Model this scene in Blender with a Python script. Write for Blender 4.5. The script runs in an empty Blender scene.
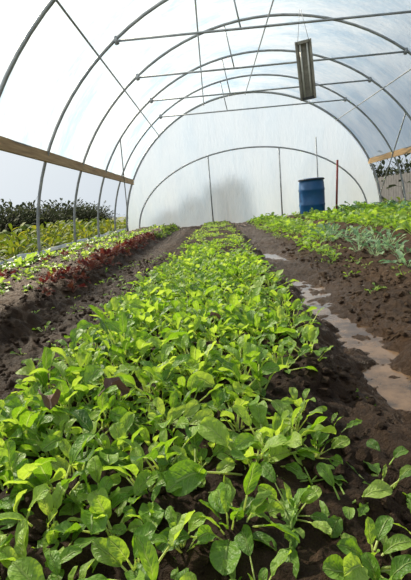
import bpy, math, random
import numpy as np
from mathutils import Vector, Matrix, Euler, noise
random.seed(7); rs=np.random.RandomState(5)
scene=bpy.context.scene
COL=scene.collection
scene.view_settings.view_transform='Standard'
scene.view_settings.look='None'

# ------------------------------------------------------------ node helpers
class NT:
    def __init__(s,name):
        s.mat=bpy.data.materials.new(name); s.mat.use_nodes=True
        s.t=s.mat.node_tree; s.t.nodes.clear()
        s.out=s.t.nodes.new('ShaderNodeOutputMaterial')
    def n(s,typ,**kw):
        nd=s.t.nodes.new(typ)
        for k,v in kw.items(): setattr(nd,k,v)
        return nd
    def l(s,a,b): s.t.links.new(a,b)
    def put(s,sock,v):
        if hasattr(v,'is_output') or isinstance(v,bpy.types.NodeSocket): s.l(v,sock)
        else: sock.default_value=v
    def m(s,op,a,b=0.0,c=0.0,clamp=False):
        nd=s.n('ShaderNodeMath',operation=op); nd.use_clamp=clamp
        s.put(nd.inputs[0],a); s.put(nd.inputs[1],b); s.put(nd.inputs[2],c)
        return nd.outputs[0]
    def mix(s,f,a,b):
        nd=s.n('ShaderNodeMix',data_type='RGBA')
        s.put(nd.inputs[0],f); s.put(nd.inputs[6],a); s.put(nd.inputs[7],b)
        return nd.outputs[2]
    def noise(s,scale,detail=4,rough=.6,coord=None,out=0):
        nd=s.n('ShaderNodeTexNoise'); nd.inputs['Scale'].default_value=scale
        nd.inputs['Detail'].default_value=detail; nd.inputs['Roughness'].default_value=rough
        if coord is not None: s.l(coord,nd.inputs['Vector'])
        return nd.outputs[out]
    def ramp(s,f,stops):
        nd=s.n('ShaderNodeValToRGB'); e=nd.color_ramp.elements
        while len(e)<len(stops): e.new(.5)
        for i,(p,c) in enumerate(stops): e[i].position=p; e[i].color=c if len(c)==4 else (*c,1)
        s.l(f,nd.inputs[0]); return nd.outputs[0]
    def bump(s,h,strength=.5,dist=.01,normal=None):
        nd=s.n('ShaderNodeBump'); nd.inputs['Strength'].default_value=strength
        nd.inputs['Distance'].default_value=dist; s.l(h,nd.inputs['Height'])
        if normal is not None: s.l(normal,nd.inputs['Normal'])
        return nd.outputs[0]
    def bsdf(s,color,rough=.5,metal=0,spec=.5,normal=None):
        nd=s.n('ShaderNodeBsdfPrincipled')
        s.put(nd.inputs['Base Color'],color if not isinstance(color,tuple) or len(color)==4 else (*color,1))
        s.put(nd.inputs['Roughness'],rough); s.put(nd.inputs['Metallic'],metal)
        s.put(nd.inputs['Specular IOR Level'],spec)
        if normal is not None: s.l(normal,nd.inputs['Normal'])
        return nd.outputs[0]
    def mixsh(s,f,a,b):
        nd=s.n('ShaderNodeMixShader'); s.put(nd.inputs[0],f); s.l(a,nd.inputs[1]); s.l(b,nd.inputs[2]); return nd.outputs[0]
    def done(s,sh): s.l(sh,s.out.inputs[0]); return s.mat

def leaf_mat(name,dark,mid,light,vein,pet,trans=.44,rough=.46,bumps=.8,pscale=95,spec=.38):
    q=NT(name)
    uv=q.n('ShaderNodeUVMap'); sp=q.n('ShaderNodeSeparateXYZ'); q.l(uv.outputs[0],sp.inputs[0])
    u,v=sp.outputs[0],sp.outputs[1]
    at=q.n('ShaderNodeAttribute',attribute_name='Col'); sc=q.n('ShaderNodeSeparateColor'); q.l(at.outputs[0],sc.inputs[0])
    rnd,isp=sc.outputs[0],sc.outputs[1]
    oi=q.n('ShaderNodeObjectInfo')
    mm=q.m('MULTIPLY',q.m('ABSOLUTE',q.m('SUBTRACT',u,.5)),2)
    rib=q.m('SUBTRACT',1,q.m('MULTIPLY',mm,8),clamp=True)
    ph=q.m('MULTIPLY',q.m('SUBTRACT',v,q.m('MULTIPLY',mm,.28)),22)
    sv=q.m('POWER',q.m('ABSOLUTE',q.m('COSINE',ph)),14)
    sv=q.m('MULTIPLY',sv,q.m('SUBTRACT',1.0,mm),clamp=True)
    vn=q.m('MAXIMUM',rib,q.m('MULTIPLY',sv,.4))
    tc=q.n('ShaderNodeTexCoord')
    nz=q.noise(pscale,2,.5,tc.outputs['Object'])
    f=q.m('ADD',q.m('MULTIPLY',rnd,.62),q.m('ADD',q.m('MULTIPLY',nz,.3),q.m('MULTIPLY',oi.outputs['Random'],.2)))
    c=q.ramp(f,[(.15,dark),(.5,mid),(.95,light)])
    c=q.mix(q.m('MULTIPLY',vn,.5),c,(*vein,1))
    c=q.mix(isp,c,(*pet,1))
    h=q.m('SUBTRACT',q.m('MULTIPLY',nz,1.0),q.m('MULTIPLY',vn,.5))
    nrm=q.bump(h,bumps,.006)
    b=q.bsdf(c,rough,0,spec,nrm)
    tr=q.n('ShaderNodeBsdfTranslucent'); q.l(nrm,tr.inputs['Normal'])
    hs=q.n('ShaderNodeHueSaturation'); hs.inputs['Saturation'].default_value=1.10; hs.inputs['Value'].default_value=1.95; hs.inputs['Hue'].default_value=.482
    q.l(c,hs.inputs['Color']); q.l(hs.outputs[0],tr.inputs['Color'])
    return q.done(q.mixsh(trans,b,tr.outputs[0]))

M_green=leaf_mat('leaf_green',(.036,.10,.014),(.135,.275,.03),(.35,.48,.085),(.50,.60,.24),(.48,.56,.22))
M_far  =leaf_mat('leaf_green_bed',(.055,.13,.02),(.15,.29,.035),(.33,.46,.09),(.45,.6,.2),(.40,.55,.16))
M_lett =leaf_mat('leaf_lettuce',(.035,.09,.014),(.09,.175,.028),(.23,.32,.065),(.36,.42,.17),(.34,.4,.17))
M_red  =leaf_mat('leaf_red',(.045,.012,.011),(.105,.030,.022),(.17,.08,.036),(.20,.10,.07),(.24,.11,.08),trans=.2,rough=.65,spec=.2)
M_kale =leaf_mat('leaf_kale',(.05,.13,.06),(.13,.26,.12),(.30,.42,.24),(.5,.6,.4),(.45,.55,.35),trans=.3,rough=.5)
M_dead =leaf_mat('leaf_dead',(.05,.028,.02),(.11,.065,.05),(.18,.12,.085),(.25,.16,.1),(.2,.14,.09),trans=.08,rough=.8)
M_bush =leaf_mat('leaf_bush',(.02,.05,.008),(.075,.125,.016),(.25,.26,.04),(.2,.22,.09),(.12,.15,.06),trans=.24,rough=.75,spec=.15)
M_hedge=leaf_mat('leaf_hedge',(.014,.022,.013),(.034,.046,.027),(.085,.10,.05),(.05,.06,.04),(.03,.03,.02),trans=.12,rough=.85,spec=.1)

def soil():
    q=NT('soil'); tc=q.n('ShaderNodeTexCoord'); P=tc.outputs['Object']
    n1=q.noise(2.2,4,.6,P); n2=q.noise(28,6,.75,P); n3=q.noise(170,4,.75,P)
    f=q.m('ADD',q.m('MULTIPLY',n1,.55),q.m('MULTIPLY',n2,.45))
    c=q.ramp(f,[(.3,(.0155,.0076,.0038)),(.5,(.036,.0195,.0102)),(.68,(.095,.054,.029))])
    at=q.n('ShaderNodeAttribute',attribute_name='Col'); sc=q.n('ShaderNodeSeparateColor'); q.l(at.outputs[0],sc.inputs[0])
    wet=sc.outputs[0]; dry=sc.outputs[1]
    c=q.mix(q.m('MULTIPLY',dry,.8),c,q.ramp(n2,[(.3,(.055,.030,.015)),(.7,(.19,.111,.058))]))
    c=q.mix(q.m('MULTIPLY',wet,.75),c,q.ramp(n2,[(.35,(.046,.024,.0115)),(.7,(.13,.073,.038))]))
    rough=q.m('SUBTRACT',.78,q.m('MULTIPLY',wet,q.m('ADD',.25,q.m('MULTIPLY',n2,.35))))
    h=q.m('ADD',n2,q.m('MULTIPLY',n3,.6))
    return q.done(q.bsdf(c,rough,0,.2,q.bump(h,1.0,.032)))
M_soil=soil()
def water():
    q=NT('muddy_water'); tc=q.n('ShaderNodeTexCoord')
    n=q.noise(5,6,.7,tc.outputs['Object'])
    c=q.ramp(n,[(.42,(.050,.029,.015)),(.60,(.165,.10,.055))])
    return q.done(q.bsdf(c,q.m('MULTIPLY',n,.16),0,.48,q.bump(n,.15,.02)))
M_water=water()
def simple(name,c1,c2,scale,rough=.5,metal=0,bump=.2,spec=.5):
    q=NT(name); tc=q.n('ShaderNodeTexCoord'); n=q.noise(scale,4,.6,tc.outputs['Object'])
    c=q.ramp(n,[(.3,c1),(.7,c2)])
    return q.done(q.bsdf(c,rough,metal,spec,q.bump(n,bump,.005)))
M_steel=simple('galvanised_steel',(.25,.265,.28),(.42,.43,.44),9,.42,.3)
def wood():
    q=NT('timber'); tc=q.n('ShaderNodeTexCoord'); mp=q.n('ShaderNodeMapping'); mp.inputs['Scale'].default_value=(14,.8,14)
    q.l(tc.outputs['Object'],mp.inputs[0]); n=q.noise(3,5,.6,mp.outputs[0])
    c=q.ramp(n,[(.3,(.19,.115,.05)),(.7,(.42,.28,.14))])
    return q.done(q.bsdf(c,.7,0,.3,q.bump(n,.3,.005)))
M_wood=wood()
M_blue=simple('blue_plastic',(.004,.06,.17),(.008,.095,.25),5,.4)
M_black=simple('black_plastic',(.02,.02,.02),(.04,.04,.045),20,.5)
M_red_p=simple('rust_red_paint',(.20,.03,.025),(.32,.06,.05),20,.6)
M_cream=simple('cream_enamel',(.17,.155,.125),(.36,.33,.27),9,.55)
M_tube=simple('lamp_tube_glass',(.45,.44,.39),(.6,.59,.54),10,.2)
M_grass=simple('grass_ground',(.025,.035,.014),(.07,.08,.035),3,.9,bump=1)
M_shrub=simple('shrub_foliage',(.035,.07,.10),(.06,.105,.14),8,.9,bump=1,spec=.1)
M_fence=simple('fence_board_grey',(.03,.03,.033),(.07,.07,.073),6,.8)
M_plank=simple('weathered_plank',(.05,.045,.04),(.13,.12,.105),8,.8)
M_stone=simple('pebble',(.12,.09,.07),(.25,.21,.17),30,.8)
def film(name,tr,c,bumpy,dirt,blur=False):
    q=NT(name); tc=q.n('ShaderNodeTexCoord'); P=tc.outputs['Object']
    mp=q.n('ShaderNodeMapping'); mp.inputs['Scale'].default_value=(.8,1.5,.3) if not blur else (1.2,1,.35); q.l(P,mp.inputs[0])
    n1=q.noise(1.2,5,.6,mp.outputs[0]); n2=q.noise(11,4,.75,mp.outputs[0])
    f=q.m('ADD',q.m('MULTIPLY',n1,.7),q.m('MULTIPLY',n2,.3))
    col=q.ramp(f,[(.38,tuple(x*(1-dirt*(1.3-.35*i)) for i,x in enumerate(c))),(.6,c)])
    nrm=q.bump(f,bumpy,.06)
    t=q.n('ShaderNodeBsdfTranslucent'); q.l(col,t.inputs[0]); q.l(nrm,t.inputs['Normal'])
    g=q.bsdf(col,.22,0,.6,nrm)
    s=q.mixsh(.25,t.outputs[0],g)
    if blur:
        tp=q.n('ShaderNodeBsdfRefraction'); tp.inputs['IOR'].default_value=1.2; tp.inputs['Roughness'].default_value=.9; tp.inputs[0].default_value=(.96,.98,1,1)
    else:
        tp=q.n('ShaderNodeBsdfTransparent'); tp.inputs[0].default_value=(.97,.98,.975,1)
    return q.done(q.mixsh(q.m('ADD',tr-.25,q.m('MULTIPLY',f,.5)),s,tp.outputs[0]))
M_film=film('polythene_cover',.47,(.66,.71,.76),.7,.42)
M_filmend=film('polythene_end',.60,(.60,.655,.715),.9,.20,True)
M_roll=film('polythene_roll',.1,(.45,.48,.5),.5,.3)

# ------------------------------------------------------------ object helpers
def mesh_obj(name,V,F,mat,loc=(0,0,0),smooth=True,uv=None,col=None,parent=None,mats=None):
    me=bpy.data.meshes.new(name); me.from_pydata([tuple(v) for v in V],[],[tuple(f) for f in F]); 
    fin(me,smooth,uv,col)
    me.materials.append(mat)
    o=bpy.data.objects.new(name,me); o.location=loc; COL.objects.link(o)
    if parent: o.parent=parent
    return o
def fin(me,smooth=True,uv=None,col=None):
    if smooth: me.polygons.foreach_set('use_smooth',[True]*len(me.polygons))
    if uv is not None:
        li=np.empty(len(me.loops),dtype=np.int32); me.loops.foreach_get('vertex_index',li)
        l=me.uv_layers.new(name='UVMap'); l.data.foreach_set('uv',np.asarray(uv,dtype=np.float32)[li].ravel())
    if col is not None:
        a=me.color_attributes.new('Col','FLOAT_COLOR','POINT')
        c=np.ones((len(me.vertices),4),dtype=np.float32); cc=np.asarray(col,dtype=np.float32); c[:,:cc.shape[1]]=cc
        a.data.foreach_set('color',c.ravel())
    me.update()
def tag(o,label,cat,group=None,kind=None):
    o['label']=label; o['category']=cat
    if group:o['group']=group
    if kind:o['kind']=kind
    return o
def tube(pts,r,seg=8,cap=True):
    V=[];F=[]; pts=[Vector(p) for p in pts]; n=len(pts)
    ref=None
    for i,p in enumerate(pts):
        t=(pts[min(i+1,n-1)]-pts[max(i-1,0)]).normalized()
        if ref is None:
            ref=Vector((0,1,0)) if abs(t.y)<.9 else Vector((0,0,1))
        a=t.cross(ref).normalized(); b=t.cross(a).normalized()
        rr=r[i] if isinstance(r,(list,tuple)) else r
        for k in range(seg):
            an=2*math.pi*k/seg; V.append(p+a*math.cos(an)*rr+b*math.sin(an)*rr)
    for i in range(n-1):
        for k in range(seg):
            k2=(k+1)%seg; F.append((i*seg+k,i*seg+k2,(i+1)*seg+k2,(i+1)*seg+k))
    if cap:
        F.append(tuple(range(seg))[::-1]); F.append(tuple((n-1)*seg+k for k in range(seg)))
    return V,F
def join(*parts):
    V=[];F=[]
    for v,f in parts:
        o=len(V); V+=list(v); F+=[tuple(i+o for i in q) for q in f]
    return V,F
def box(x0,x1,y0,y1,z0,z1,bv=0):
    V=[(x,y,z) for x in(x0,x1) for y in(y0,y1) for z in(z0,z1)]
    F=[(0,1,3,2),(4,6,7,5),(0,4,5,1),(2,3,7,6),(0,2,6,4),(1,5,7,3)]
    return V,F
def lathe(prof,seg=28,cx=0,cy=0):
    V=[];F=[]
    for r,z in prof:
        for k in range(seg):
            a=2*math.pi*k/seg; V.append((cx+r*math.cos(a),cy+r*math.sin(a),z))
    for i in range(len(prof)-1):
        for k in range(seg):
            k2=(k+1)%seg; F.append((i*seg+k,i*seg+k2,(i+1)*seg+k2,(i+1)*seg+k))
    F.append(tuple(range(seg))[::-1]); F.append(tuple((len(prof)-1)*seg+k for k in range(seg)))
    return V,F

# ------------------------------------------------------------ terrain
def ss(a,b,x):
    t=min(1,max(0,(x-a)/(b-a))); return t*t*(3-2*t)
def xl(y): return -.53+.032*y
def xr(y): return .13+.13*ss(.6,1.6,y)+.015*min(y,6)
def xt(y): return .465+.026*min(y,8)+.035*math.sin(y*2.3)
def pud(x,y):
    m1=ss(.75,1.1,y)*(1-ss(2.5,3.1,y))
    m2=max(0,1-abs(y-4.2)/.8)*1.1
    m3=max(0,1-abs(y-6.0)/.4)*.6
    return max(m1,m2,m3)
XL,XR,YE=-2.3,4.42,11.6
CX=(XL+XR)/2; HW=(XR-XL)/2; HH=3.2
def terr(x,y,fine=True):
    w=.06*noise.noise(Vector((x*1.5,y*2.2,3)))+.06*noise.noise(Vector((x*6,y*6,9)))+.045*noise.noise(Vector((x*14,y*14,4)))
    xx=x+w
    def bed(a,b,h,e=.09): return h*ss(a-e/2,a+e/2,xx)*(1-ss(b-e/2,b+e/2,xx))
    z=bed(xl(y)-.03,xr(y)+.06,.07,.14)+bed(-1.98,-.95,.09,.2)+bed(xt(y)+.38,1.62,.055,.4)+bed(1.92,2.75,.07)+bed(3.05,3.95,.07)
    tr=max(0,1-abs(xx-xt(y))/(.235+.06*math.sin(y*3.1+1))); tr=tr*tr*(3-2*tr)
    z-=tr*(.02+.034*pud(x,y))
    if fine:
        calm=1-.2*tr
        n=noise.fractal(Vector((x*5,y*5,1)),.8,2.1,5)
        z+=.019*n
        n2=noise.fractal(Vector((x*19,y*19,7)),.6,2.2,4)
        z+=.015*n2*calm
    return z
def build_floor():
    xs=np.concatenate([np.linspace(-2.34,-1.1,80,endpoint=False),np.linspace(-1.1,1.3,240,endpoint=False),np.linspace(1.3,4.46,110)])
    ys=[-.5]
    while ys[-1]<YE+.1:
        y=ys[-1]; ys.append(y+max(.010,.0085*abs(y)+.002) if y>.2 else y+.05)
    V=[];C=[];nx=len(xs)
    for y in ys:
        for x in xs:
            z=terr(x,y); V.append((x,y,z))
            d=abs(x-xt(y)); wet=(1-ss(.12,.36,d))*(.6+.4*pud(x,y))
            wet=max(wet,.35*ss(-1.0,-.85,x)*(1-ss(-.65,-.55,x)))
            dry=ss(xt(y)+.16,xt(y)+.4,x)*.9+.3*(1-ss(-1.05,-.95,x))
            dry*=.4+.6*ss(-.3,.4,noise.noise(Vector((x*3,y*2,8))))
            C.append((min(1,wet),min(1,dry),0))
    F=[]
    for j in range(len(ys)-1):
        for i in range(nx-1):
            a=j*nx+i; F.append((a,a+1,a+nx+1,a+nx))
    o=mesh_obj('floor',V,F,M_soil,col=C)
    o['kind']='structure'; tag(o,'dark brown tilled soil with raised beds and a sunken path','soil')
    lev=-.043
    def puddle(y0,y1,label,hx=.3,step=.012):
        V=[];F=[];idx={}
        def vi(i,j,x,y):
            if (i,j) not in idx: idx[(i,j)]=len(V); V.append((x,y,0))
            return idx[(i,j)]
        ny=int((y1-y0)/step); nxx=int(2*hx/step)
        for j in range(ny):
            for i in range(nxx):
                y=y0+j*step; x=xt(y)-hx+i*step
                if terr(x+step/2,y+step/2)<lev+.010:
                    q=[]
                    for (di,dj) in((0,0),(1,0),(1,1),(0,1)):
                        yy=y0+(j+dj)*step; q.append(vi(i+di,j+dj,xt(yy)-hx+(i+di)*step,yy))
                    F.append(q)
        if F:
            o=mesh_obj('puddle',V,F,M_water,loc=(0,0,lev))
            tag(o,label,'puddle')
    puddle(.55,3.3,'long muddy brown puddle reflecting white sky in the path')
    puddle(3.3,5.0,'small muddy puddle further along the sunken path')
build_floor()
o=mesh_obj('ground',[(-60,-20,-.12),(60,-20,-.12),(60,80,-.12),(-60,80,-.12)],[(0,1,2,3)],M_grass); o['kind']='structure'
tag(o,'rough grass ground outside the polytunnel','ground')

# ------------------------------------------------------------ plants
class PM:
    def __init__(s): s.V=[];s.F=[];s.uv=[];s.c=[]
def add_leaf(M,base,az,e0,pet,bl,bw,curl,roll,rnd,nseg=8,nc=5,shape='oval',pr=.0022,cup=.25,ruf=.06,petseg=3):
    p=Vector(base); h=Vector((math.cos(az),math.sin(az),0)); up=Vector((0,0,1))
    S0=Vector((-math.sin(az),math.cos(az),0))
    e=e0
    side=random.uniform(-.5,.5)
    rings=[]
    for i in range(petseg+1):
        T=(h*math.cos(e)+up*math.sin(e)).normalized(); N=S0.cross(T)*-1
        r=pr*(1.3-.5*i/petseg); ids=[]
        for k in range(3):
            a=2*math.pi*k/3+.5
            M.V.append(p+S0*math.cos(a)*r+N*math.sin(a)*r); M.uv.append((.5,0)); M.c.append((rnd,1,0)); ids.append(len(M.V)-1)
        rings.append(ids)
        if i<petseg: p=p+T*(pet/petseg); e-=curl*.12/petseg
    for i in range(petseg):
        for k in range(3):
            a,b=rings[i],rings[i+1]; M.F.append((a[k],a[(k+1)%3],b[(k+1)%3],b[k]))
    rows=[]; ph=random.uniform(0,6); ph2=random.uniform(0,6); fr=random.uniform(1.2,2.4)
    sprev=0
    for i in range(nseg+1):
        t_=i/nseg; s=.5-.5*math.cos(math.pi*t_); s=.5*s+.5*t_
        ds=s-sprev; sprev=s
        T=(h*math.cos(e)+up*math.sin(e)).normalized()
        p=p+T*(bl*ds)+S0*(side*bl*ds*.5*s)
        S=(Matrix.Rotation(roll*(.4+.6*s),3,T)@S0); N=T.cross(S)
        if N.z<0 and e<1.4 and abs(roll)<1.2: N=-N
        if shape=='oval': w=math.sqrt(max(0,1-abs(2*(s**1.08)-1)**2.1))*(.55+.45*s if s<.5 else .775+.1*(1-s))*1.2
        elif shape=='spoon': w=math.sqrt(max(0,1-abs(2*(s**1.5)-1)**2.2))
        elif shape=='round': w=max(0,math.sin(math.pi*min(1,(s*.95+.04)**1.3)))**.55
        elif shape=='long': w=math.sqrt(max(0,1-abs(2*s-1)**1.7))*.95
        else: w=max(0,math.sin(math.pi*min(1,(s*.97+.02)**1.2)))**.7*(.72+.28*math.cos(s*math.pi*10))
        w=max(w*bw/2,bw*.03)
        ids=[]
        for k in range(nc):
            u=-1+2*k/(nc-1)
            off=cup*abs(u)**1.5*w - ruf*bw*abs(u)**2*math.sin(s*math.pi*2*fr+ph+(1.5 if u>0 else 0))*min(1,w/(bw*.3))
            off+= .045*bw*math.sin(s*12+u*3.6+ph2)*(1-abs(u)*.5)
            q=p+S*(u*w*math.cos(cup*.6*abs(u)))+N*off
            M.V.append(q); M.uv.append(((u+1)/2,s)); M.c.append((rnd,0,0)); ids.append(len(M.V)-1)
        rows.append(ids)
        e-=curl*ds
    for i in range(nseg):
        for k in range(nc-1):
            a,b=rows[i],rows[i+1]; M.F.append((a[k],a[k+1],b[k+1],b[k]))
def plant(nl,size,hi=True,shape='oval',ew=(.45,1.35),aspect=.58,petr=(.8,1.25),curl=(.5,1.5),ruf=.06,cup=.25):
    M=PM(); az=random.uniform(0,6.28)
    for i in range(nl):
        t=i/max(1,nl-1)
        az+=2.4+random.uniform(-.35,.35)
        e0=ew[0]+(ew[1]-ew[0])*t+random.uniform(-.2,.25)
        sc=size*(1.0-.35*t*t)*random.uniform(.6,1.25)
        bl=sc; pet=sc*random.uniform(*petr)
        add_leaf(M,(random.uniform(-.006,.006),random.uniform(-.006,.006),-.01),az,min(1.52,e0),pet,bl,bl*aspect*random.uniform(.8,1.2),
                 random.uniform(*curl),random.uniform(-.9,.9),min(1,max(0,random.gauss(.35+.35*t,.24))),
                 nseg=11 if hi else 4,nc=7 if hi else 3,shape=random.choice(shape) if isinstance(shape,list) else shape,
                 pr=.024*size+.0006,ruf=ruf,cup=cup,petseg=3 if hi else 1)
    return M
def mesh_of(M,name,mat):
    me=bpy.data.meshes.new(name); me.from_pydata([tuple(v) for v in M.V],[],M.F); fin(me,True,M.uv,M.c); me.materials.append(mat); return me
def scatter_ind(name,meshes,pts,label,cat,group,tilt=.1):
    for (x,y,s) in pts:
        me=random.choice(meshes); o=bpy.data.objects.new(name,me)
        o.location=(x,y,terr(x,y,False)-.002); o.rotation_euler=(random.gauss(0,tilt),random.gauss(0,tilt),random.uniform(0,6.28)); o.scale=(s,s,s*random.uniform(.85,1.15))
        COL.objects.link(o); tag(o,label,cat,group)
def scatter_stuff(name,Ms,pts,mat,label,cat,zf=None,group=None):
    A=[(np.array([tuple(v) for v in M.V]),M.F,np.array(M.uv),np.array(M.c)) for M in Ms]
    Vs=[];Fs=[];U=[];C=[];o=0
    for (x,y,s) in pts:
        v,f,u,c=random.choice(A); a=random.uniform(0,6.28); ca,sa=math.cos(a),math.sin(a)
        z=terr(x,y,False) if zf is None else zf
        w=np.empty_like(v); w[:,0]=(v[:,0]*ca-v[:,1]*sa)*s+x; w[:,1]=(v[:,0]*sa+v[:,1]*ca)*s+y; w[:,2]=v[:,2]*s+z
        Vs.append(w); Fs+= [tuple(i+o for i in q) for q in f]; U.append(u); cc=c.copy(); cc[:,0]=np.clip(cc[:,0]+random.gauss(0,.12),0,1); C.append(cc); o+=len(v)
    me=bpy.data.meshes.new(name); me.from_pydata(np.concatenate(Vs).tolist(),[],Fs); fin(me,True,np.concatenate(U),np.concatenate(C)); me.materials.append(mat)
    ob=bpy.data.objects.new(name,me); COL.objects.link(ob); tag(ob,label,cat,group,'stuff'); return ob

def jitter(x0f,x1f,y0,y1,sp,dens=1.0,s=(.8,1.2)):
    P=[]; y=y0; r=0
    while y<y1:
        x=x0f(y)+(sp/2 if r%2 else 0)*1.0
        while x<x1f(y):
            d=dens(x,y) if callable(dens) else dens
            if random.random()<d: P.append((x+random.gauss(0,sp*.25),y+random.gauss(0,sp*.25),random.uniform(*s)))
            x+=sp
        y+=sp*.88; r+=1
    return P
# central crop
hi=[mesh_of(plant(random.randint(9,12),random.uniform(.044,.056),True,['oval','spoon','spoon','oval','oval','long'],ew=(.3,1.42),petr=(.7,1.4),curl=(.2,1.2),aspect=.58,ruf=.06,cup=.34),'salad_green_mesh',M_green) for _ in range(22)]
tall=[mesh_of(plant(random.randint(7,9),.072,True,['oval','long'],ew=(.9,1.5),curl=(.2,.8),petr=(.9,1.4),aspect=.42),'salad_green_tall_mesh',M_green) for _ in range(3)]
loM=[plant(8,.055,False,'oval',petr=(.6,1.1),ew=(.2,1.2)) for _ in range(8)]
midM=[plant(9,.048,True,['oval','spoon'],petr=(.65,1.25),ew=(.25,1.35),curl=(.3,1.3),aspect=.62,ruf=.08) for _ in range(8)]
def dens0(x,y):
    d=.98
    if y<.62: d=.98 if x<-.07 else .40
    if y<.42: d=.92 if x<-.14 else .50
    if y>.6 and x>xr(y)-.12: d*=.35+.6*ss(-.2,.2,noise.noise(Vector((x*5,y*4,1))))
    if y>.8 and x<xl(y)+.1: d*=.45+.55*ss(-.2,.2,noise.noise(Vector((x*5,y*4,3))))
    if y>3.2: d*=.12+.88*ss(-.12,.18,noise.noise(Vector((x*4.5,y*1.5,6))))
    return d
P=jitter(lambda y:xl(y)+.0-(.1 if y<.8 else 0),lambda y:xr(y)+(.03 if y<.62 else 0),.25,11.2,.065,dens0,(.65,1.3))
P=[(x,y,s*(.88+.12*ss(.4,.8,y))*(1-.4*ss(3.0,6.0,y))) for x,y,s in P]
P.sort(key=lambda p:p[1])
near=P[:298]; rest=P[298:]
mid=[p for p in rest if p[1]<5]; far=[p for i,p in enumerate(rest) if p[1]>=5 and i%3]
print('central',len(P),'near to y',near[-1][1])
scatter_ind('salad_green_plant',hi,near,'leafy bright green salad plant with oval stalked leaves in dense bed','leafy plant','leafy greens in the middle bed',.14)
ob1=scatter_stuff('salad_green_crop',midM,mid,M_green,'dense strip of bright leafy salad greens along the bed','leafy plants')
scatter_stuff('salad_green_crop',loM,far,M_far,'patchy strip of bright leafy salad greens toward tunnel end','leafy plants')
scatter_ind('tall_salad_green_plant',tall,[(-.30,1.22,1.3),(-.1,1.9,1.0),(.1,2.4,1.0),(.04,1.0,.9),(-.4,.76,.9),(-.28,1.3,1.1)],'taller upright bright green salad plant standing above its neighbours','leafy plant','leafy greens in the middle bed')
miz=[mesh_of(plant(6,.048,True,'lobed',ew=(.3,1.2),aspect=.4,curl=(.2,.9),petr=(.9,1.6)),'mizuna_mesh',M_green) for _ in range(4)]
scatter_ind('mizuna_plant',miz,[(.22,.60,.9),(.20,.8,.9),(.24,1.1,1),(.3,1.45,1),(.2,.44,.8),(.25,.5,.8),(-.52,.95,.8),(-.5,1.6,1.)],'small green plant with toothed leaves at the bed edge','leafy plant','toothed greens along the bed edge')
# left bed
lh=[mesh_of(plant(9,.055,True,'round',ew=(.3,1.3),aspect=.7,petr=(.4,.9),ruf=.12),'lettuce_mesh',M_lett) for _ in range(6)]
rh=[mesh_of(plant(10,.053,True,'round',ew=(.4,1.4),aspect=.6,petr=(.5,1.0),ruf=.12),'red_lettuce_mesh',M_red) for _ in range(6)]
def row(x,y0,y1,sp,s=(.8,1.2),dens=.92,jx=.03,gap=.3):
    P=[];y=y0
    while y<y1:
        if random.random()<dens*(gap+(1.05-gap)*ss(-.25,.25,noise.noise(Vector((x*3,y*1.7,4))))): P.append((x+random.gauss(0,jx),y+random.gauss(0,.03),random.uniform(*s)))
        y+=sp
    return P
rp=row(-1.04,2.8,7.4,.06,(.6,1.25),1,.045,.7)+row(-1.14,2.8,7.4,.06,(.6,1.25),1,.045,.7)+row(-1.66,2.3,6,.10,(.6,1.1),.8,.06)+row(-1.08,1.9,2.7,.09,(.5,.8),.7,.06)
scatter_ind('red_lettuce',rh,rp[:295],'small dull red leaf lettuce in a rough soil row','lettuce','red lettuces in the side bed')
gp=row(-1.36,2.0,9,.09,(.5,1.2),1,.05,.35)+row(-1.52,1.8,9,.09,(.5,1.3),1,.05,.35)+row(-1.88,2.0,9,.085,(.8,1.8),1,.05,.55)+row(-2.05,3.0,9,.13,(1.2,2.3),1,.05)+row(-.98,7.2,11.2,.09,(.8,1.4),1,.06,.7)+row(-1.12,2.2,7,.3,(.5,.9),1,.08)+row(-1.4,9,11.2,.12,(1,1.5),1,.1)
scatter_ind('lettuce',lh,gp[:298],'small yellow-green lettuce in a soil row','lettuce','green lettuces in the side bed')
# right beds
kh=[mesh_of(plant(8,.10,True,'lobed',ew=(.5,1.4),aspect=.42,petr=(.6,.9),curl=(.3,1.1),ruf=.12),'kale_mesh',M_kale) for _ in range(5)]
kp=row(1.12,2.3,5.0,.17,(.7,1.0),1.3)+row(1.3,2.2,5.2,.17,(.7,1.1),1.3)+row(1.5,2.4,5.6,.17,(.8,1.1),1.3)
scatter_ind('kale_plant',kh,kp,'blue-green kale plant with toothed leaves','kale','kale plants beside the path')
gh=[mesh_of(plant(8,.075,True,'oval',ew=(.4,1.35)),'turnip_green_mesh',M_far) for _ in range(6)]
g2=row(.92,3.4,11.2,.11,(.5,.9))+row(1.08,4.2,11.2,.10,(.8,1.2),1.2)+row(1.25,5.0,11.2,.10,(.9,1.3),1.2)+row(1.45,5.4,11.2,.11,(.9,1.3),1.2)
scatter_ind('turnip_green',gh,g2,'bright green leafy root crop plant in a row','leafy plant','green rows beside the barrel')
g3=jitter(lambda y:1.98,lambda y:2.7,3.2,9.9,.15,.8,(.9,1.6))
scatter_ind('chard_plant',gh,g3[:290],'leafy green chard plant in the wide bed','leafy plant','chard in the wide bed')
g4=jitter(lambda y:3.1,lambda y:3.9,5.2,11.2,.17,.85,(1.2,2.1))
kh2=[mesh_of(plant(8,.08,True,['oval','long'],ew=(.5,1.35)),'outer_bed_mesh',M_kale) for _ in range(4)]
scatter_ind('broccoli_plant',gh+kh2,g4[:290],'grey-green leafy brassica plant in the outer bed','brassica plant','brassicas in the outer bed')
g5=jitter(lambda y:2.0,lambda y:2.7,10.0,11.3,.16,.8,(1.,1.4)); g5=[p for p in g5 if (p[0]-2.35)**2+(p[1]-10.5)**2>.2]
scatter_ind('chard_plant',gh,g5,'leafy green chard plant in the wide bed','leafy plant','chard in the wide bed')
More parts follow.
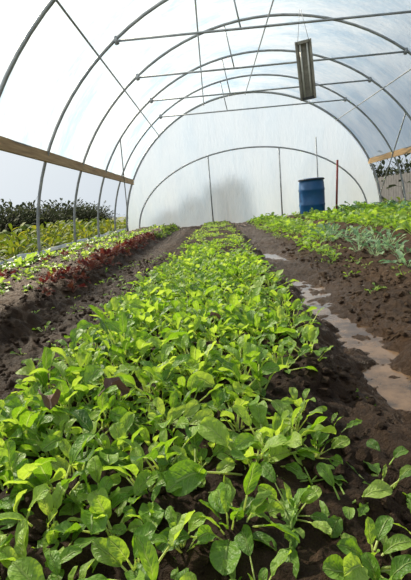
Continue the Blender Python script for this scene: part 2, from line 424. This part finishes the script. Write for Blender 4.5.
sd=[mesh_of(plant(5,.035,True,'oval',ew=(.3,1.1)),'seedling_mesh',M_far) for _ in range(3)]
sp_=[(-.82,1.9,1.1),(-.68,1.45,1.2),(-.66,1.62,.8),(-.9,2.6,1.),(-.75,2.3,.8),(.9,1.9,1),(.8,2.6,.9),(.28,.72,1.),(.33,1.0,.6),(.36,1.9,.9),(-.95,2.1,.8),(.24,.36,1.),(.12,.36,1.0),(.0,.4,.9),(.07,.5,1.1),(.16,.56,1.2),(.12,.62,1.),(-.1,.5,.8),(.3,.6,.8),(-.6,1.25,1.4),(-.62,1.0,.8),(.26,.66,1.1),(1.,2.3,1.2),(.95,2.9,1.2),(.85,3.2,1),(-.6,2.2,1.2),(-.58,2.8,1.2),(-.85,3.2,1.1),(-.6,3.5,1.2),(.42,3.1,1.1),(.4,2.5,1),(.75,2.1,.9)]
sp_+=[(random.uniform(-.95,-.55),random.uniform(1.4,5),random.uniform(.5,1.0)) for _ in range(26)]+[(random.uniform(.75,1.1),random.uniform(1.8,5),random.uniform(.5,1.0)) for _ in range(22)]
scatter_ind('seedling',sd,sp_,'tiny green weed seedling on bare soil','seedling','weed seedlings on bare soil')
def dead(loc,az,s):
    M=PM(); add_leaf(M,(0,0,0),az,.5,.02,.055*s,.04*s,2.2,.3,.5,8,7,'oval',.0015,.7,.15)
    o=bpy.data.objects.new('dead_leaf',mesh_of(M,'dead_leaf_mesh',M_dead)); o.location=loc; COL.objects.link(o)
    tag(o,'curled brown withered leaf lying on the greens','dead leaf','withered leaves')
dead((-.32,.72,.165),2.0,1.2); dead((-.25,.78,.155),1.0,1.1); dead((-.05,1.35,.14),.5,.8)

# soil clods
def clods(name,regs,mat,label,cat,smin,smax):
    base=[(0,0,1),(1,0,0),(0,1,0),(-1,0,0),(0,-1,0),(0,0,-1)]
    f0=[(0,1,2),(0,2,3),(0,3,4),(0,4,1),(5,2,1),(5,3,2),(5,4,3),(5,1,4)]
    bv=[Vector(b) for b in base];bf=[]
    ed={}
    def mid(a,b):
        k=(min(a,b),max(a,b))
        if k not in ed: ed[k]=len(bv); bv.append(((bv[a]+bv[b])/2).normalized())
        return ed[k]
    for a,b,c in f0:
        x,y,z=mid(a,b),mid(b,c),mid(c,a); bf+=[(a,x,z),(x,b,y),(z,y,c),(x,y,z)]
    B=np.array([tuple(v) for v in bv]); V=[];F=[];C=[];o=0
    for (n,x0,x1,y0,y1) in regs:
        for _ in range(n):
            x=random.uniform(x0,x1); y=y0+(y1-y0)*random.random()**1.6
            if abs(x-xt(y))<.10 or noise.noise(Vector((x*4,y*4,2)))<random.uniform(-.5,.1): continue
            s=smin+(smax-smin)*random.random()**4
            v=B*(1+rs.uniform(-.35,.35,(len(B),1)))*s*np.array([1,random.uniform(.6,1),random.uniform(.5,.9)])
            a=random.uniform(0,6.28); ca,sa=math.cos(a),math.sin(a)
            w=v.copy(); w[:,0]=v[:,0]*ca-v[:,1]*sa+x; w[:,1]=v[:,0]*sa+v[:,1]*ca+y; w[:,2]+=terr(x,y)+s*.1
            V.append(w); F+=[tuple(i+o for i in q) for q in bf]; o+=len(B)
            C+=[(0,(.8 if x>.6 else .2),0)]*len(B)
    ob=mesh_obj(name,np.concatenate(V).tolist(),F,mat,smooth=False,col=C)
    tag(ob,label,cat,None,'stuff')
clods('soil_clods',[(3800,-1.1,-.5,.6,4.5),(1600,-.5,.3,.25,3),(4400,.5,1.3,.6,4.5),(1200,.18,.36,.25,3),(1500,-2,-1.,1.5,6),(1200,.6,1.7,1.5,7)],M_soil,'crumbly dark brown clods of earth over the beds','soil clods',.0025,.019)
clods('pebbles',[(40,-1.1,-.5,.6,4.5),(100,.55,1.2,.6,4.5)],M_stone,'small pale pebbles scattered on the soil','pebbles',.003,.008)

# ------------------------------------------------------------ tunnel frame
def arch(x,inset=0): 
    q=(x-CX)/(HW-inset); return (HH-inset)*math.sqrt(max(0,1-q*q))
def archpts(y,a0=0,a1=math.pi,n=48,off=0):
    return [(CX-(HW+off)*math.cos(a0+(a1-a0)*i/n),y,(HH+off)*math.sin(a0+(a1-a0)*i/n)) for i in range(n+1)]
tz=2.52
hoopy=(-.4,1.1,2.6,4.1,5.6,7.1,8.6,10.1,11.55)
for y in hoopy:
    pts=archpts(y); pts[0]=(XL,y,-.15); pts[-1]=(XR,y,-.15)
    V,F=tube(pts,.020 if y<11 else .028,10); 
    h=mesh_obj('greenhouse_hoop',V,F,M_steel); tag(h,'curved galvanised steel hoop spanning the polytunnel','hoop','steel hoops of the polytunnel')
    if 3<y<11:
        hw=HW*math.sqrt(1-(tz/HH)**2)
        V,F=tube([(CX-hw,y,tz),(CX+hw,y,tz)],.0145,8); mesh_obj('tie_bar',V,F,M_steel,parent=h)
        for sx in(-.55,):
            V,F=tube([(CX+sx,y,tz),(CX+sx*1.2,y,arch(CX+sx*1.2))],.010,8); mesh_obj('strut',V,F,M_steel,parent=h)
        for sx in(-1,1):
            V,F=tube([(CX+sx*(hw-.04),y-.0,tz-.035),(CX+sx*(hw-.02),y,tz+.05)],.028,8); mesh_obj('clamp',V,F,M_steel,parent=h)
for off in(-2.25,-1.06,0,2.25):
    x=CX+off; z=arch(x)-.035
    V,F=tube([(x,-.6,z),(x,11.6,z)],.012,8); o=mesh_obj('purlin',V,F,M_steel); tag(o,'thin steel purlin running the length of the tunnel roof','purlin','roof purlins')
for x,sx in((XL,1),(XR,-1)):
    xx=CX+(-1 if sx>0 else 1)*HW*math.sqrt(1-(1.29/HH)**2)
    V,F=box(xx-.02,xx+.02,-.6,11.6,1.21,1.34); o=mesh_obj('wooden_rail',V,F,M_wood,smooth=False)
    tag(o,'long weathered timber rail fixed along the hoops','wooden rail','timber side rails')
    V,F=box(x-.02,x+.02,-.6,11.6,-.15,.07); o=mesh_obj('base_board',V,F,M_plank,smooth=False)
    tag(o,'weathered grey base board at the foot of the hoops','board','base boards')
    pts=[(x-sx*.06+.02*math.sin(i*.9),-.6+i*.305,.08+.012*math.sin(i*1.7)) for i in range(41)]
    V,F=tube(pts,[.028+.010*math.sin(i*2.1) for i in range(41)],10); o=mesh_obj('rolled_curtain',V,F,M_roll); tag(o,'rolled pale polythene side curtain lying on base board','plastic roll','rolled side curtains')
for sx in(-1,1):
    y0,y1=11.55,8.6
    x0=CX+sx*HW*.985; V,F=tube([(x0,y0,.35),(CX+sx*HW*math.sqrt(1-(1.9/HH)**2),y1,1.9)],.012,8)
    o=mesh_obj('diagonal_brace',V,F,M_steel); tag(o,'slim steel diagonal brace between hoops','brace','corner braces')
# cover film, sagging slightly between hoops
a0=math.asin(1.25/HH); N=60; ysf=np.linspace(-.4,11.62,97)
V=[];F=[]
for y in ysf:
    ph=((y+.4)%1.5)/1.5; sag=.03-.035*math.sin(math.pi*ph)**.6
    for i in range(N+1):
        a=a0+(math.pi-2*a0)*i/N; of=sag+.015*noise.noise(Vector((i*.4,y*4,0)))
        V.append((CX-(HW+of)*math.cos(a),y,(HH+of)*math.sin(a)))
for j in range(len(ysf)-1):
    for i in range(N): a=j*(N+1)+i; F.append((a,a+1,a+N+2,a+N+1))
o=mesh_obj('ceiling',V,F,M_film); o['kind']='structure'; tag(o,'translucent white polythene cover over the hoops','greenhouse cover')
V=[];F=[];rings=30
for j in range(rings+1):
    k=j/rings
    for i in range(97):
        a=math.pi*i/96
        x=CX-HW*k*math.cos(a); z=-.1+(HH+.1)*k*math.sin(a)
        V.append((x,YE+.03+.02*math.sin(x*5+z*1.3+noise.noise(Vector((x,z,0)))*3)*(1-k),z))
for j in range(rings):
    for i in range(96): a=j*97+i; F.append((a,a+1,a+98,a+97))
o=mesh_obj('wall_back',V,F,M_filmend); o['kind']='structure'; tag(o,'milky translucent polythene end wall','end wall')
n=40; iw=3.0; ih=1.87; cx2=CX-.02
pts=[(cx2-iw*math.cos(math.pi*i/n),11.48,ih*math.sin(math.pi*i/n)) for i in range(n+1)]
V,F=tube(pts,.02,8); fr=mesh_obj('end_frame',V,F,M_steel); tag(fr,'low curved steel frame standing against the end wall','frame')
for x in(0.0,1.82):
    V,F=tube([(x,11.48,0),(x,11.48,ih*math.sqrt(1-((x-cx2)/iw)**2))],.018,8); mesh_obj('post',V,F,M_steel,parent=fr)
V,F=tube([(2.75,11.3,0),(2.72,11.3,1.95)],.016,8); o=mesh_obj('steel_stake',V,F,M_steel); tag(o,'tall slim grey metal stake near the barrel','stake')
V,F=tube([(2.98,10.6,0),(3.04,10.6,1.3)],.026,8); o=mesh_obj('red_stake',V,F,M_red_p); tag(o,'rust red wooden stake in the soil beside the barrel','stake')

# barrel
bx,by=2.36,10.4; bz=.045
e=bpy.data.objects.new('plastic_barrel',None); e.location=(bx,by,bz); COL.objects.link(e); tag(e,'blue plastic drum standing among the green beds','barrel')
prof=[(.26,0),(.28,.02),(.29,.10),(.295,.24),(.303,.26),(.303,.285),(.295,.305),(.297,.45),(.295,.58),(.303,.60),(.303,.63),(.295,.65),(.285,.78),(.275,.82),(.29,.83),(.29,.865),(.278,.875),(.262,.875),(.26,.855),(.02,.85)]
V,F=lathe(prof); mesh_obj('barrel_body',V,F,M_blue,parent=e)
V,F=lathe([(.293,.828),(.302,.832),(.302,.858),(.293,.862)]); mesh_obj('clamp_ring',V,F,M_black,parent=e)
for sx in(-.15,.15):
    V,F=lathe([(.035,.85),(.035,.872),(.028,.88)],12,sx,0); mesh_obj('bung',V,F,M_black,parent=e)

# hanging light fixture
e=bpy.data.objects.new('hanging_light_fixture',None); fx=1.60; fy=7.0; e.location=(fx,fy,1.95); e.rotation_euler=(.18,-.05,-.3); COL.objects.link(e)
tag(e,'weathered cream strip light fixture hanging on end from a hoop','light fixture')
W=.118;Dp=.06;Hh=.80
prof=[(-W,-Dp),(-W*.9,-Dp-.004),(-W*.45,.01),(W*.45,.01),(W*.9,-Dp-.004),(W,-Dp),(W*.5,.05),(-W*.5,.05)]
V=[(x,y,z) for z in(0,Hh) for x,y in prof]; k=len(prof)
F=[(i,(i+1)%k,k+(i+1)%k,k+i) for i in range(k)]+[tuple(range(k))[::-1],tuple(range(k,2*k))]
mesh_obj('reflector',V,F,M_cream,smooth=False,parent=e)
for sx in(-.05,.05):
    V,F=tube([(sx,-.03,.04),(sx,-.03,Hh-.04)],.014,10); mesh_obj('lamp_tube',V,F,M_tube,parent=e)
for z in(.0,Hh-.04):
    V,F=box(-.08,.08,-.055,.012,z,z+.04); mesh_obj('lamp_holder',V,F,M_black if z==0 else M_cream,smooth=False,parent=e)
for sx in(-.08,.08):
    V,F=tube([(sx,0,Hh-.01),(sx*.1,.0,1.20)],.0035,6); mesh_obj('hanging_wire',V,F,M_steel,parent=e)

# ------------------------------------------------------------ outside
bM=[plant(26,.15,False,['oval','long'],ew=(.2,1.5),petr=(.6,2.4),aspect=.42) for _ in range(4)]
bme=[mesh_of(m,'bush_mesh',M_bush) for m in bM]
def bush(x,y,s,z=-.12,lab='bushy muted green plant growing outside the tunnel',grp='plants outside the tunnel'):
    o=bpy.data.objects.new('bushy_plant',random.choice(bme)); o.location=(x,y,z); o.rotation_euler=(0,0,random.uniform(0,6)); o.scale=(s,s,s); COL.objects.link(o)
    tag(o,lab,'bush',grp)
for X in(-3.0,-3.6,-4.4,-5.2,-6.0):
    y=3.6
    while y<19:
        bush(X+random.uniform(-.2,.2),y,random.uniform(.8,1.3)+(.8 if X<-4 else .4)*random.random()); y+=random.uniform(.45,.7)
for X in(5.2,6.0):
    y=8
    while y<17: bush(X+random.uniform(-.2,.2),y,random.uniform(.9,1.6)); y+=.9
# shrubs behind the end wall
for (x,r,h) in((-1.3,.5,.55),(-.55,.5,.8),(.1,.45,1.1),(.68,.42,1.25)):
    V=[];F=[];nu,nv=36,20
    for j in range(nv+1):
        t=j/nv*math.pi/2
        for i in range(nu):
            a=2*math.pi*i/nu; d=1+.38*noise.noise(Vector((math.cos(a)*2.2+x,math.sin(a)*2.2,t*2.5)))+.30*noise.noise(Vector((math.cos(a)*6+x,math.sin(a)*6,t*7)))
            V.append((r*math.cos(a)*math.cos(t)*d*1.15,r*math.sin(a)*math.cos(t)*d*.8,h*math.sin(t)*d))
    for j in range(nv):
        for i in range(nu): i2=(i+1)%nu; F.append((j*nu+i,j*nu+i2,(j+1)*nu+i2,(j+1)*nu+i))
    o=mesh_obj('dark_shrub',V,F,M_shrub,loc=(x,13.0,-.12)); tag(o,'dark rounded shrub seen blurred through the end wall','bush','shrubs behind the end wall')
hM=[plant(90,.17,False,'oval',ew=(.2,1.5),petr=(1.0,9.0),aspect=.55,curl=(.2,1.2)) for _ in range(4)]
hp=[]
for i in range(260): 
    y=random.uniform(5,34); hp.append((-8.9+random.gauss(0,.4),y,random.uniform(.85,1.2)*(1+.45*noise.noise(Vector((0,y*.4,3))))))
for i in range(90): hp.append((9.9+random.gauss(0,.4),random.uniform(8,34),random.uniform(1.2,1.9)))
scatter_stuff('hedge',hM,hp,M_hedge,'dark uneven hedge beyond the polytunnel','hedge',zf=-.1)
parts=[]; x=7.6; hh=1.1
for i in range(120):
    parts.append(box(x-.01,x+.01,4+i*.25,4.235+i*.25,-.12,hh+.03*math.sin(i*3.1)))
parts.append(box(x+.01,x+.05,4,34,.2,.28)); parts.append(box(x+.01,x+.05,4,34,.85,.93))
V,F=join(*parts); o=mesh_obj('fence',V,F,M_fence,smooth=False); tag(o,'dark grey board fence outside the tunnel','fence')

# ------------------------------------------------------------ light
sun=bpy.data.lights.new('sun','SUN'); sun.energy=12.5; sun.angle=math.radians(4); sun.color=(1,.90,.72)
so=bpy.data.objects.new('sun',sun); COL.objects.link(so)
sd_=Vector((-.60,.66,.68)).normalized()
so.rotation_euler=sd_.to_track_quat('Z','Y').to_euler()
w=bpy.data.worlds.new('World'); scene.world=w; w.use_nodes=True; t=w.node_tree; t.nodes.clear()
out=t.nodes.new('ShaderNodeOutputWorld'); bg=t.nodes.new('ShaderNodeBackground'); t.links.new(bg.outputs[0],out.inputs[0])
tc=t.nodes.new('ShaderNodeTexCoord'); dp=t.nodes.new('ShaderNodeVectorMath'); dp.operation='DOT_PRODUCT'; dp.inputs[1].default_value=sd_
t.links.new(tc.outputs['Generated'],dp.inputs[0])
rp_=t.nodes.new('ShaderNodeValToRGB'); e=rp_.color_ramp.elements
e[0].position=.0; e[0].color=(.48,.53,.58,1); e[1].position=1; e[1].color=(1,1,.98,1)
m_=e.new(.58); m_.color=(.55,.62,.69,1); m2=e.new(.86); m2.color=(.80,.85,.89,1)
t.links.new(dp.outputs['Value'],rp_.inputs[0]); t.links.new(rp_.outputs[0],bg.inputs[0]); bg.inputs[1].default_value=1.05

# ------------------------------------------------------------ camera
cam=bpy.data.cameras.new('camera'); co=bpy.data.objects.new('camera',cam); COL.objects.link(co); scene.camera=co
cam.sensor_fit='VERTICAL'; cam.sensor_height=36; cam.lens=36*430/580; cam.clip_start=.02; cam.clip_end=300
co.location=(0,0,.5)
R=Matrix.Rotation(math.radians(1.8),3,'Z')@Matrix.Rotation(math.radians(90-11),3,'X')@Matrix.Rotation(math.radians(-5),3,'Z')
co.rotation_euler=R.to_euler()
